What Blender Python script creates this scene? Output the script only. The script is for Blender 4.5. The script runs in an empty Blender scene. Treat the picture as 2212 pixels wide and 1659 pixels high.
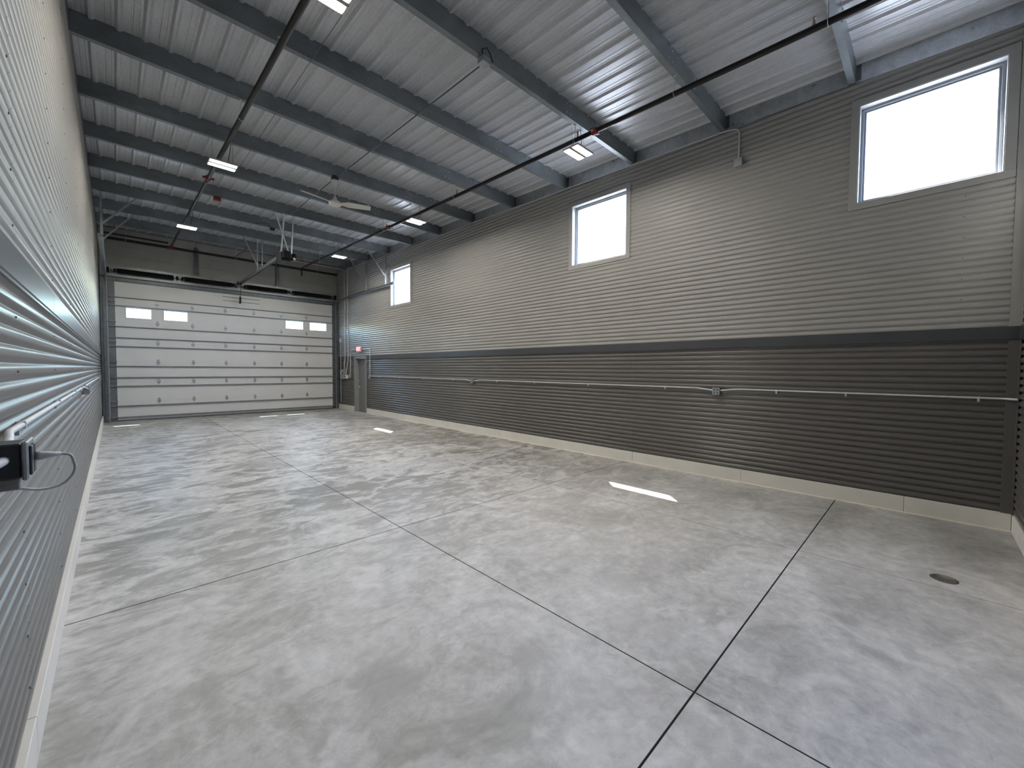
import bpy, math, random
from mathutils import Vector, Matrix
random.seed(7)
S = bpy.context.scene
COL = S.collection
PI = math.pi

# ------------------------------------------------------------------ camera
def camera_axes(yaw, pitch, roll):
    cy, sy = math.cos(yaw), math.sin(yaw)
    f = Vector((sy*math.cos(pitch), cy*math.cos(pitch), math.sin(pitch)))
    r = Vector((cy, -sy, 0.0)); u = r.cross(f)
    return (math.cos(roll)*r + math.sin(roll)*u, -math.sin(roll)*r + math.cos(roll)*u, f)
CAM = Vector((0.278, 0.683, 1.75))
_r, _u, _f = camera_axes(0.7736, -0.0358, 0.0064)
cd = bpy.data.cameras.new('camera'); cam = bpy.data.objects.new('camera', cd); COL.objects.link(cam)
cd.sensor_width = 36.0; cd.lens = 36.0*878.59/2212.0; cd.clip_start = 0.02; cd.clip_end = 500
cam.matrix_world = Matrix(((_r.x, _u.x, -_f.x, CAM.x), (_r.y, _u.y, -_f.y, CAM.y), (_r.z, _u.z, -_f.z, CAM.z), (0, 0, 0, 1)))
S.camera = cam

# ------------------------------------------------------------------ sky, sun, exposure
SUN_DIR = Vector((-0.375, -0.407, -1.0)).normalized()          # the way the light travels
SKY_STRENGTH = 4.6
SUN_STRENGTH = 80.0
LAMP_STRENGTH = 185.0
w = bpy.data.worlds.new('sky'); S.world = w; w.use_nodes = True
nt = w.node_tree; bg = nt.nodes['Background']
sky = nt.nodes.new('ShaderNodeTexSky'); sky.sky_type = 'NISHITA'; sky.sun_disc = False
sky.sun_elevation = math.asin(-SUN_DIR.z); sky.sun_rotation = math.atan2(-SUN_DIR.x, -SUN_DIR.y)
sky.air_density = 1.0; sky.dust_density = 2.5; sky.ozone_density = 1.0
nt.links.new(sky.outputs['Color'], bg.inputs['Color']); bg.inputs['Strength'].default_value = SKY_STRENGTH
sl = bpy.data.lights.new('sun', 'SUN'); so = bpy.data.objects.new('sun', sl); COL.objects.link(so)
sl.energy = SUN_STRENGTH; sl.angle = math.radians(0.53); sl.color = (1.0, 0.97, 0.92)
so.rotation_euler = SUN_DIR.to_track_quat('-Z', 'Y').to_euler(); so.location = (12, 24, 20)
vs = S.view_settings
vs.view_transform = 'Standard'; vs.look = 'None'; vs.gamma = 1.0; vs.use_curve_mapping = False; vs.exposure = 1.2
S.cycles.sample_clamp_direct = 3.0; S.cycles.sample_clamp_indirect = 2.0; S.cycles.blur_glossy = 0.5
S.cycles.max_bounces = 4; S.cycles.diffuse_bounces = 3; S.cycles.glossy_bounces = 2; S.cycles.transparent_max_bounces = 6

# ------------------------------------------------------------------ sizes of the hall (metres)
XR, YD = 7.284, 18.84                       # windowed wall, garage door wall
BAND0, BAND1, CURB = 2.10, 2.255, 0.20
PITCH = 0.0785                              # rib pitch of the wall sheets
def zb(y): return 5.475 + 0.0245*y          # underside of the purlins
PUR = [1.461 + 1.583*k for k in range(11)]
PDEP = 0.25
WIN = [(0.175, 1.412), (4.78, 6.06), (12.68, 13.99)]
WZ0, WZ1 = 3.953, 5.20
DOOR = (16.0, 17.04, 2.20)

# ------------------------------------------------------------------ materials
def new_mat(name):
    m = bpy.data.materials.new(name); m.use_nodes = True
    return m, m.node_tree, m.node_tree.nodes['Principled BSDF']
def node(nt, kind, **kw):
    n = nt.nodes.new(kind)
    for k, v in kw.items():
        if k in n.inputs: n.inputs[k].default_value = v
        else: setattr(n, k, v)
    return n
def ramp(nt, fac, stops):
    r = nt.nodes.new('ShaderNodeValToRGB'); e = r.color_ramp.elements
    while len(e) < len(stops): e.new(0.5)
    for s, (p, c) in zip(e, stops):
        s.position = p; s.color = (c, c, c, 1) if isinstance(c, (int, float)) else (*c, 1)
    nt.links.new(fac, r.inputs['Fac']); return r.outputs['Color']
def coords(nt, scale=(1, 1, 1)):
    tc = nt.nodes.new('ShaderNodeTexCoord'); mp = nt.nodes.new('ShaderNodeMapping')
    mp.inputs['Scale'].default_value = scale
    nt.links.new(tc.outputs['Object'], mp.inputs['Vector']); return mp.outputs['Vector']
def noise(nt, vec, scale, detail=4, rough=0.55, dist=0.0):
    n = nt.nodes.new('ShaderNodeTexNoise')
    n.inputs['Scale'].default_value = scale; n.inputs['Detail'].default_value = detail
    n.inputs['Roughness'].default_value = rough; n.inputs['Distortion'].default_value = dist
    nt.links.new(vec, n.inputs['Vector']); return n.outputs['Fac']
def mixc(nt, fac, a, b, mode='MIX'):
    m = nt.nodes.new('ShaderNodeMix'); m.data_type = 'RGBA'; m.blend_type = mode
    for sock, v in ((m.inputs[0], fac), (m.inputs[6], a), (m.inputs[7], b)):
        if isinstance(v, (int, float)): sock.default_value = v
        elif isinstance(v, tuple): sock.default_value = (*v, 1)
        else: nt.links.new(v, sock)
    return m.outputs[2]
def math_n(nt, op, a, b=0.0, c=0.0):
    m = nt.nodes.new('ShaderNodeMath'); m.operation = op
    for i, v in enumerate((a, b, c)):
        if isinstance(v, (int, float)): m.inputs[i].default_value = v
        else: nt.links.new(v, m.inputs[i])
    return m.outputs[0]

def paint(name, col, rough=0.3, metal=0.0, spec=0.5, var=0.12, scale=3.0, coat=0.0, vscale=(1, 1, 1)):
    m, t, b = new_mat(name)
    v = coords(t, vscale); n = noise(t, v, scale, 2)
    f = ramp(t, n, [(0.3, 1 - var), (0.7, 1.0)])
    c = mixc(t, 1.0, col, f, 'MULTIPLY')
    t.links.new(c, b.inputs['Base Color'])
    rr = math_n(t, 'MULTIPLY_ADD', n, 0.04, rough - 0.02); t.links.new(rr, b.inputs['Roughness'])
    b.inputs['Metallic'].default_value = metal; b.inputs['Specular IOR Level'].default_value = spec
    b.inputs['Coat Weight'].default_value = coat
    return m
def galv(name, col, rough=0.4, metal=0.75, var=0.35, scale=5.0, streak=(1, 1, 1)):
    m, t, b = new_mat(name)
    v = coords(t, streak); n = noise(t, v, scale, 3, 0.6, 0.4)
    vo = t.nodes.new('ShaderNodeTexVoronoi'); vo.inputs['Scale'].default_value = 70; t.links.new(v, vo.inputs['Vector'])
    a = ramp(t, n, [(0.32, 1 - var), (0.68, 1.0)])
    s = ramp(t, vo.outputs['Color'], [(0.0, 0.9), (1.0, 1.06)])
    c = mixc(t, 1.0, mixc(t, 1.0, col, a, 'MULTIPLY'), s, 'MULTIPLY')
    t.links.new(c, b.inputs['Base Color'])
    rr = math_n(t, 'MULTIPLY_ADD', n, 0.22, rough - 0.11); t.links.new(rr, b.inputs['Roughness'])
    b.inputs['Metallic'].default_value = metal
    return m

def concrete_floor():
    m, t, b = new_mat('sealed concrete')
    tc = t.nodes.new('ShaderNodeTexCoord'); P = tc.outputs['Object']
    sep = t.nodes.new('ShaderNodeSeparateXYZ'); t.links.new(P, sep.inputs[0])
    X, Y = sep.outputs[0], sep.outputs[1]
    def stretched(sx, sy, rot=0.0):
        m_ = t.nodes.new('ShaderNodeMapping'); m_.inputs['Scale'].default_value = (sx, sy, 1); m_.inputs['Rotation'].default_value = (0, 0, rot)
        t.links.new(P, m_.inputs['Vector']); return m_.outputs[0]
    def soft(v, lo, hi):
        r = t.nodes.new('ShaderNodeMapRange'); r.interpolation_type = 'SMOOTHSTEP'
        for k, q in (('Value', v), ('From Min', lo), ('From Max', hi)):
            if isinstance(q, (int, float)): r.inputs[k].default_value = q
            else: t.links.new(q, r.inputs[k])
        return r.outputs[0]
    big = noise(t, P, 0.5, 4, 0.6, 0.8)
    mid = noise(t, P, 1.6, 6, 0.65, 0.8)
    fin = noise(t, P, 11.0, 5, 0.68, 0.4)
    tiny = noise(t, P, 120.0, 3, 0.6)
    base = ramp(t, mid, [(0.28, (0.265, 0.260, 0.250)), (0.5, (0.405, 0.402, 0.393)), (0.72, (0.52, 0.52, 0.515))])
    base = mixc(t, 0.85, base, ramp(t, fin, [(0.3, 0.70), (0.7, 1.15)]), 'MULTIPLY')
    base = mixc(t, 0.35, base, ramp(t, tiny, [(0.3, 0.85), (0.7, 1.08)]), 'MULTIPLY')
    # dark scuffs smeared across the hall, more of them where vehicles come in
    wear = ramp(t, math_n(t, 'DIVIDE', Y, 18.8), [(0.12, 0.10), (0.22, 0.35), (0.34, 1.0), (0.8, 0.9), (1.0, 0.6)])
    s1 = noise(t, stretched(1.0, 2.0, 0.12), 2.0, 6, 0.66, 0.9)
    s2 = noise(t, stretched(2.2, 5.5, 0.10), 1.7, 5, 0.66, 0.6)
    s1 = math_n(t, 'ADD', s1, math_n(t, 'MULTIPLY', math_n(t, 'SUBTRACT', big, 0.5), 0.45))
    k1 = math_n(t, 'MULTIPLY', soft(s1, 0.45, 0.60), math_n(t, 'MULTIPLY', wear, 0.92))
    base = mixc(t, k1, base, (0.125, 0.118, 0.108))
    k2 = math_n(t, 'MULTIPLY', soft(s2, 0.53, 0.66), math_n(t, 'MULTIPLY_ADD', wear, 0.5, 0.03))
    base = mixc(t, k2, base, (0.15, 0.14, 0.125))
    # brown dirt along the windowed wall
    side = math_n(t, 'MULTIPLY', soft(X, 4.6, 6.4), math_n(t, 'MULTIPLY', soft(Y, 3.5, 7.0), soft(Y, 17.0, 11.0)))
    k3 = math_n(t, 'MULTIPLY', soft(noise(t, stretched(1.6, 1.2), 1.8, 5, 0.66, 0.7), 0.44, 0.64), math_n(t, 'MULTIPLY', side, 0.75))
    base = mixc(t, k3, base, (0.17, 0.155, 0.12))
    # pale efflorescence
    pale = noise(t, P, 1.5, 5, 0.62, 1.4)
    base = mixc(t, math_n(t, 'MULTIPLY', soft(pale, 0.52, 0.70), 0.5), base, (0.60, 0.60, 0.595))
    # hairline scratches
    sc = noise(t, stretched(0.7, 9.0, 0.9), 1.3, 3, 0.6, 1.0)
    base = mixc(t, math_n(t, 'MULTIPLY', soft(math_n(t, 'ABSOLUTE', math_n(t, 'SUBTRACT', sc, 0.5)), 0.006, 0.0), 0.25), base, (0.25, 0.245, 0.24))
    # single stains where the photograph has them: x, y, radius x, radius y, strength
    spots = [(2.05, 2.33, .22, .10, .6), (2.83, 2.05, .30, .22, .35), (2.9, 1.85, .2, .12, .45), (2.48, 4.45, .28, .2, .55),
             (1.32, 2.75, .2, .28, .6), (1.75, 2.1, .3, .18, .5), (4.55, 4.1, .35, .22, .5), (4.35, 3.35, .32, .22, .55),
             (3.25, 2.45, .22, .2, .5), (4.0, 5.2, .2, .12, .35), (0.62, 3.35, .06, .22, .5), (3.95, 1.02, .07, .1, .6),
             (3.15, 1.45, .08, .09, .5), (3.62, .83, .06, .14, .6), (3.05, 1.18, .1, .07, .35), (1.0, 6.2, .5, .4, .5),
             (0.8, 7.2, .5, .25, .5), (6.4, 8.4, .35, .9, .5), (6.3, 6.4, .4, .6, .4), (5.9, 9.6, .5, .8, .4), (2.0, 9.1, .6, .35, .55)]
    tot = None
    wob = math_n(t, 'MULTIPLY_ADD', noise(t, P, 5.0, 5, 0.65), 2.2, -1.1)
    for (sx, sy, rx, ry, st) in spots:
        ma = t.nodes.new('ShaderNodeVectorMath'); ma.operation = 'MULTIPLY_ADD'; t.links.new(P, ma.inputs[0])
        ma.inputs[1].default_value = (1/rx, 1/ry, 0); ma.inputs[2].default_value = (-sx/rx, -sy/ry, 0)
        ln = t.nodes.new('ShaderNodeVectorMath'); ln.operation = 'LENGTH'; t.links.new(ma.outputs[0], ln.inputs[0])
        d = math_n(t, 'ADD', ln.outputs['Value'], wob)
        mr = t.nodes.new('ShaderNodeMapRange'); mr.interpolation_type = 'SMOOTHSTEP'
        t.links.new(d, mr.inputs['Value']); mr.inputs['From Min'].default_value = 1.45; mr.inputs['From Max'].default_value = 0.35
        mr.inputs['To Max'].default_value = st*0.8
        tot = mr.outputs[0] if tot is None else math_n(t, 'MAXIMUM', tot, mr.outputs[0])
    tot = math_n(t, 'MULTIPLY', tot, ramp(t, fin, [(0.3, 0.55), (0.6, 1.0)]))
    base = mixc(t, tot, base, (0.14, 0.136, 0.13))
    # curved tyre sweeps
    for (cx, cy, rad, wd, st) in ((4.9, 0.6, 4.05, .10, .22), (4.9, 0.6, 2.75, .11, .22), (5.2, 3.7, .62, .05, .2), (4.4, 3.75, .55, .05, .2)):
        dx = math_n(t, 'SUBTRACT', X, cx); dy = math_n(t, 'SUBTRACT', Y, cy)
        d = math_n(t, 'ABSOLUTE', math_n(t, 'SUBTRACT', math_n(t, 'SQRT', math_n(t, 'ADD', math_n(t, 'MULTIPLY', dx, dx), math_n(t, 'MULTIPLY', dy, dy))), rad))
        mr = t.nodes.new('ShaderNodeMapRange'); t.links.new(d, mr.inputs['Value'])
        mr.inputs['From Min'].default_value = wd; mr.inputs['From Max'].default_value = wd*0.6; mr.inputs['To Max'].default_value = st
        k = math_n(t, 'MULTIPLY', mr.outputs[0], ramp(t, big, [(0.42, 0.0), (0.6, 1.0)]))
        base = mixc(t, k, base, (0.26, 0.245, 0.22))
    t.links.new(base, b.inputs['Base Color'])
    rr = math_n(t, 'MULTIPLY_ADD', mid, 0.25, 0.36); t.links.new(rr, b.inputs['Roughness'])
    b.inputs['Specular IOR Level'].default_value = 0.45
    bp = t.nodes.new('ShaderNodeBump'); bp.inputs['Strength'].default_value = 0.06; bp.inputs['Distance'].default_value = 0.004
    t.links.new(fin, bp.inputs['Height']); t.links.new(bp.outputs[0], b.inputs['Normal'])
    return m

def glass(name, tint, gloss=0.06):
    m = bpy.data.materials.new(name); m.use_nodes = True; t = m.node_tree
    t.nodes.remove(t.nodes['Principled BSDF']); out = t.nodes['Material Output']
    tr = t.nodes.new('ShaderNodeBsdfTransparent'); tr.inputs[0].default_value = (*tint, 1)
    gl = t.nodes.new('ShaderNodeBsdfGlossy'); gl.inputs['Roughness'].default_value = 0.02
    mx = t.nodes.new('ShaderNodeMixShader'); mx.inputs[0].default_value = gloss
    t.links.new(tr.outputs[0], mx.inputs[1]); t.links.new(gl.outputs[0], mx.inputs[2]); t.links.new(mx.outputs[0], out.inputs[0])
    return m
def emit(name, col, strength):
    m, t, b = new_mat(name)
    b.inputs['Base Color'].default_value = (0.9, 0.9, 0.85, 1)
    b.inputs['Emission Color'].default_value = (*col, 1); b.inputs['Emission Strength'].default_value = strength
    return m

M = dict(
    floor=concrete_floor(),
    joint=paint('joint filler', (0.02, 0.02, 0.02), 0.9, spec=0.1),
    sheet_hi=paint('warm grey painted sheet', (0.285, 0.279, 0.268), 0.30, spec=0.5, var=0.05, scale=1.2),
    sheet_lo=paint('dark bronze painted sheet', (0.100, 0.094, 0.089), 0.29, spec=0.5, var=0.06, scale=1.2),
    band=paint('charcoal trim', (0.045, 0.047, 0.052), 0.3, spec=0.5, var=0.1),
    core=paint('wall core', (0.2, 0.2, 0.2), 0.8),
    curb=paint('cream painted curb', (0.68, 0.66, 0.61), 0.55, var=0.1, scale=2.5),
    bead=paint('cream sealant', (0.66, 0.61, 0.50), 0.6),
    roof=galv('galvalume roof sheet', (0.57, 0.585, 0.62), 0.34, 0.25, 0.10, 1.6, (1, 0.35, 1)),
    purlin=galv('galvanized purlin', (0.205, 0.232, 0.255), 0.42, 0.45, 0.4, 2.2, (0.6, 1, 1)),
    galv=galv('galvanized steel', (0.52, 0.55, 0.58), 0.32, 0.8, 0.25, 8),
    galv_dk=galv('dull galvanized steel', (0.13, 0.148, 0.165), 0.42, 0.5, 0.3, 6),
    lintel=galv('header steel', (0.30, 0.32, 0.335), 0.35, 0.55, 0.3, 4),
    emt=galv('steel conduit', (0.62, 0.64, 0.66), 0.42, 0.35, 0.08, 3),
    liner=paint('grey liner panel', (0.30, 0.30, 0.285), 0.55, var=0.1),
    dpanel=paint('pale grey door panel', (0.60, 0.605, 0.61), 0.42, var=0.06, scale=1.5),
    stile=galv('door end stile', (0.15, 0.165, 0.18), 0.45, 0.45, 0.25, 3),
    strut=galv('door strut', (0.20, 0.22, 0.25), 0.55, 0.35, 0.2, 3),
    hinge=galv('hinge steel', (0.40, 0.42, 0.44), 0.35, 0.8, 0.2, 20),
    black=paint('black paint', (0.007, 0.007, 0.008), 0.5, spec=0.15, var=0.2),
    spring=paint('black oiled spring', (0.004, 0.004, 0.004), 0.55, spec=0.2),
    pipe=paint('black sprinkler pipe', (0.007, 0.006, 0.006), 0.38, spec=0.3),
    red=paint('red painted iron', (0.16, 0.012, 0.012), 0.4),
    brass=galv('chrome sprinkler', (0.42, 0.39, 0.33), 0.3, 0.8, 0.2, 20),
    white=paint('white vinyl', (0.62, 0.64, 0.66), 0.35, var=0.04),
    jamb=paint('pale grey jamb liner', (0.36, 0.37, 0.385), 0.45, var=0.05),
    sash=paint('grey vinyl sash', (0.26, 0.28, 0.31), 0.4, var=0.05),
    fanw=paint('off white fan enamel', (0.66, 0.65, 0.61), 0.35, var=0.05),
    manga=paint('grey door enamel', (0.16, 0.165, 0.17), 0.4, var=0.08),
    frameg=paint('light grey door frame', (0.24, 0.24, 0.235), 0.4, var=0.08),
    boxg=galv('grey steel box', (0.36, 0.37, 0.37), 0.4, 0.5, 0.2, 12),
    device=paint('grey outlet device', (0.12, 0.12, 0.115), 0.45),
    darkbox=paint('dark steel box', (0.03, 0.033, 0.04), 0.35, spec=0.5),
    cable=paint('grey cable', (0.50, 0.50, 0.50), 0.45),
    glass=glass('clear window glass', (0.96, 0.98, 0.99)),
    acrylic=glass('tinted acrylic', (0.80, 0.90, 0.93)),
    led=emit('warm led panel', (1.0, 0.945, 0.85), LAMP_STRENGTH),
    lamp=paint('light housing', (0.55, 0.54, 0.52), 0.4),
    signred=emit('lit red letters', (1.0, 0.08, 0.09), 1.6),
    signface=paint('white sign face', (0.62, 0.60, 0.57), 0.4),
    drain=galv('cast drain cover', (0.12, 0.11, 0.09), 0.5, 0.5, 0.4, 30),
    asphalt=paint('yard paving', (0.14, 0.138, 0.135), 0.9),
    screw=paint('screw heads', (0.05, 0.048, 0.045), 0.6),
)

# ------------------------------------------------------------------ helpers
def root_loc(p):
    v = Vector((0, 0, 0))
    while p is not None: v += p.location; p = p.parent
    return v
def tag(o, label=None, cat=None, group=None, kind=None):
    for k, v in (('label', label), ('category', cat), ('group', group), ('kind', kind)):
        if v: o[k] = v
    return o
def empty(name, loc=(0, 0, 0), label=None, cat=None, group=None, kind=None):
    o = bpy.data.objects.new(name, None); COL.objects.link(o); o.location = loc
    o.empty_display_size = 0.1
    return tag(o, label, cat, group, kind)
def copy_tree(o, parent=None):
    c = o.copy(); COL.objects.link(c); c.parent = parent
    for ch in [x for x in bpy.data.objects if x.parent == o]: copy_tree(ch, c)
    return c

class MB:
    def __init__(s): s.v, s.f, s.sm = [], [], []
    def _add(s, vs, fs, smooth=False):
        n = len(s.v); s.v += [Vector(q) for q in vs]
        for f in fs: s.f.append(tuple(n + i for i in f)); s.sm.append(smooth)
        return s
    def box(s, x0, x1, y0, y1, z0, z1):
        vs = [(x, y, z) for x in (x0, x1) for y in (y0, y1) for z in (z0, z1)]
        return s._add(vs, [(0, 1, 3, 2), (4, 6, 7, 5), (0, 4, 5, 1), (2, 3, 7, 6), (0, 2, 6, 4), (1, 5, 7, 3)])
    def bbox(s, x0, x1, y0, y1, z0, z1, b=0.004):       # box with chamfered edges
        lo, hi = (x0, y0, z0), (x1, y1, z1)
        vs, idx = [], {}
        for c in range(8):
            for a in range(3):
                q = []
                for k in range(3):
                    h = (c >> k) & 1
                    e = hi[k] if h else lo[k]
                    if k != a: e += -b if h else b
                    q.append(e)
                idx[(c, a)] = len(vs); vs.append(q)
        fs = []
        for a in range(3):
            o1, o2 = [k for k in range(3) if k != a]
            for h in (0, 1):
                cs = [(h << a) | (p << o1) | (q << o2) for p, q in ((0, 0), (1, 0), (1, 1), (0, 1))]
                f = [idx[(c, a)] for c in cs]
                fs.append(f if (h == 1) == (a != 1) else f[::-1])
        for a in range(3):                              # edge strips
            o1, o2 = [k for k in range(3) if k != a]
            for p in (0, 1):
                for q in (0, 1):
                    c0 = (p << o1) | (q << o2); c1 = c0 | (1 << a)
                    fs.append([idx[(c0, o1)], idx[(c1, o1)], idx[(c1, o2)], idx[(c0, o2)]])
        for c in range(8): fs.append([idx[(c, 0)], idx[(c, 1)], idx[(c, 2)]])
        return s._add(vs, fs)
    def tube(s, pts, r, n=10, cap=True, smooth=True):
        pts = [Vector(p) for p in pts]; rings = []
        rr = r if isinstance(r, (list, tuple)) else [r]*len(pts)
        t0 = (pts[1] - pts[0]).normalized()
        ref = Vector((0, 0, 1)) if abs(t0.z) < 0.9 else Vector((1, 0, 0))
        nx = t0.cross(ref).normalized()
        vs, fs = [], []
        for i, p in enumerate(pts):
            if i == 0: t = pts[1] - pts[0]
            elif i == len(pts) - 1: t = pts[-1] - pts[-2]
            else: t = (pts[i+1] - p).normalized() + (p - pts[i-1]).normalized()
            t.normalize(); nx = (nx - t*nx.dot(t)).normalized(); ny = t.cross(nx)
            for k in range(n):
                a = 2*PI*k/n; vs.append(p + (nx*math.cos(a) + ny*math.sin(a))*rr[i])
        for i in range(len(pts) - 1):
            for k in range(n):
                fs.append((i*n + k, i*n + (k+1) % n, (i+1)*n + (k+1) % n, (i+1)*n + k))
        s._add(vs, fs, smooth)
        if cap:
            s._add([vs[k] for k in range(n)], [tuple(range(n))[::-1]])
            s._add([vs[-n + k] for k in range(n)], [tuple(range(n))])
        return s
    def lathe(s, c, prof, n=16, axis='z', smooth=True):   # prof: (radius, height)
        c = Vector(c); vs, fs = [], []
        for (r, h) in prof:
            for k in range(n):
                a = 2*PI*k/n; p = (r*math.cos(a), r*math.sin(a), h)
                if axis == 'x': p = (p[2], p[0], p[1])
                if axis == 'y': p = (p[1], p[2], p[0])
                vs.append(c + Vector(p))
        for i in range(len(prof) - 1):
            for k in range(n): fs.append((i*n + k, i*n + (k+1) % n, (i+1)*n + (k+1) % n, (i+1)*n + k))
        fs.append(tuple(range(n))[::-1]); fs.append(tuple((len(prof)-1)*n + k for k in range(n)))
        return s._add(vs, fs, smooth)
    def prism(s, prof, a0, a1, fn):                       # closed outline prof (p,q), swept a0..a1; fn(p,q,a) -> point
        n = len(prof); vs = [fn(p, q, a0) for p, q in prof] + [fn(p, q, a1) for p, q in prof]
        fs = [(k, (k+1) % n, n + (k+1) % n, n + k) for k in range(n)] + [tuple(range(n))[::-1], tuple(range(n, 2*n))]
        return s._add(vs, fs)
    def bar(s, a, b, w, t, up=(0, 0, 1)):                 # flat bar from a to b
        a, b = Vector(a), Vector(b); d = (b - a).normalized(); u = Vector(up)
        if abs(d.dot(u)) > 0.95: u = Vector((1, 0, 0))
        sx = d.cross(u).normalized()*w/2; sy = d.cross(sx).normalized()*t/2
        vs = [p + i*sx + j*sy for p in (a, b) for i, j in ((-1, -1), (1, -1), (1, 1), (-1, 1))]
        return s._add(vs, [(3, 2, 1, 0), (4, 5, 6, 7), (0, 1, 5, 4), (1, 2, 6, 5), (2, 3, 7, 6), (3, 0, 4, 7)])
    def angle(s, a, b, w=0.035, t=0.004, ex=(1, 0, 0), ey=(0, 1, 0)):   # L iron
        a, b = Vector(a), Vector(b); d = (b - a).normalized()
        ex = Vector(ex); ex = (ex - d*ex.dot(d)).normalized(); ey = d.cross(ex).normalized()
        prof = [(0, 0), (w, 0), (w, t), (t, t), (t, w), (0, w)]
        L = (b - a).length
        return s.prism(prof, 0.0, L, lambda p, q, k: a + ex*p + ey*q + d*k)
    def build(s, name, mat, parent=None, world=True):
        me = bpy.data.meshes.new(name)
        off = root_loc(parent) if (parent is not None and world) else Vector((0, 0, 0))
        me.from_pydata([tuple(v - off) for v in s.v], [], s.f)
        me.polygons.foreach_set('use_smooth', s.sm)
        me.materials.append(M[mat] if isinstance(mat, str) else mat); me.update()
        o = bpy.data.objects.new(name, me); COL.objects.link(o); o.parent = parent
        return o
def arc(c, r, a0, a1, ex, ey, n=6):
    c, ex, ey = Vector(c), Vector(ex), Vector(ey)
    return [c + (ex*math.cos(a0 + (a1-a0)*k/n) + ey*math.sin(a0 + (a1-a0)*k/n))*r for k in range(n+1)]
def bent(pts, r=0.08, n=5):                               # polyline with rounded corners
    pts = [Vector(p) for p in pts]; out = [pts[0]]
    for i in range(1, len(pts) - 1):
        a, p, b = pts[i-1], pts[i], pts[i+1]
        u, v = (a - p), (b - p); rr = min(r, u.length*0.45, v.length*0.45)
        s0, s1 = p + u.normalized()*rr, p + v.normalized()*rr
        for k in range(n+1):
            q = k/n; out.append(s0*(1-q)**2 + p*2*q*(1-q) + s1*q*q)
    out.append(pts[-1]); return out

# ------------------------------------------------------------------ floor
fl = tag(MB().box(-0.3, XR+0.3, -0.3, YD+0.3, -0.16, -0.0012).build('floor', 'joint'), 'grey sealed concrete floor with dark saw cut joints and scuffs', 'floor', kind='structure')
xs = [(-0.02, 2.501, .010), (2.501, 5.028, .007), (5.028, XR+0.02, 0)]
ys = [(-0.02, 1.522, .011), (1.522, 4.7125, .011), (4.7125, 7.93, .005), (7.93, 13.0, .002), (13.0, YD+0.06, 0)]
for i, (x0, x1, jx) in enumerate(xs):
    for j, (y0, y1, jy) in enumerate(ys):
        pjx = xs[i-1][2] if i else 0; pjy = ys[j-1][2] if j else 0
        MB().box(x0 + pjx/2, x1 - jx/2, y0 + pjy/2, y1 - jy/2, -0.020, 0.0).build('floor_slab', 'floor', fl)
MB().lathe((5.268, 0.54, 0.0), [(0.088, -0.001), (0.086, 0.004), (0.074, 0.005), (0.072, 0.003), (0.0, 0.003)], 28).build('cleanout_cover', 'drain')
tag(bpy.data.objects['cleanout_cover'], 'round cast cleanout cover set in the floor under the widest window', 'drain cover')
tag(MB().box(-40, 45, -30, 70, -0.6, -0.2).build('ground_outside', 'asphalt'), 'grey paving of the yard outside the hall', 'ground', kind='structure')

# ------------------------------------------------------------------ wall cores with openings
def core(mb, axis, p0, p1, a0, a1, z0, z1, holes):
    A = sorted({a0, a1, *[h[0] for h in holes], *[h[1] for h in holes]}); Z = sorted({z0, z1, *[h[2] for h in holes], *[h[3] for h in holes]})
    for i in range(len(A)-1):
        j = 0
        while j < len(Z)-1:
            def free(k):
                ca, cz = (A[i]+A[i+1])/2, (Z[k]+Z[k+1])/2
                return not any(h[0] < ca < h[1] and h[2] < cz < h[3] for h in holes)
            if not free(j): j += 1; continue
            k = j
            while k+1 < len(Z)-1 and free(k+1): k += 1
            if axis == 'x': mb.box(p0, p1, A[i], A[i+1], Z[j], Z[k+1])
            else: mb.box(A[i], A[i+1], p0, p1, Z[j], Z[k+1])
            j = k+1
    return mb
WT = 0.28
holes_r = [(y0, y1, WZ0, WZ1) for y0, y1 in WIN] + [(DOOR[0], DOOR[1], -0.02, DOOR[2])]
wr = core(MB(), 'x', XR+0.026, XR+WT, -WT, YD+0.3, -0.02, 6.3, holes_r).build('wall_right', 'core')
tag(wr, 'ribbed metal wall with three high windows, warm grey above dark bronze', 'wall', kind='structure')
wl = MB().box(-WT, -0.046, -WT, YD+0.3, -0.02, 6.3).build('wall_left', 'core')
tag(wl, 'glossy ribbed metal wall without windows beside the camera', 'wall', kind='structure')
wn = MB().box(-0.046, XR+0.026, -WT, -0.026, -0.02, 6.3).build('wall_back', 'core')
tag(wn, 'ribbed metal end wall beside the widest window, opposite the garage door', 'wall', kind='structure')
wf = core(MB(), 'y', YD, YD+WT, -0.046, XR+0.026, -0.02, 6.4, [(0.25, 7.12, -0.02, 4.60)]).build('wall_front', 'core')
tag(wf, 'end wall of flat grey liner panels above the garage door', 'wall', kind='structure')

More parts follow.
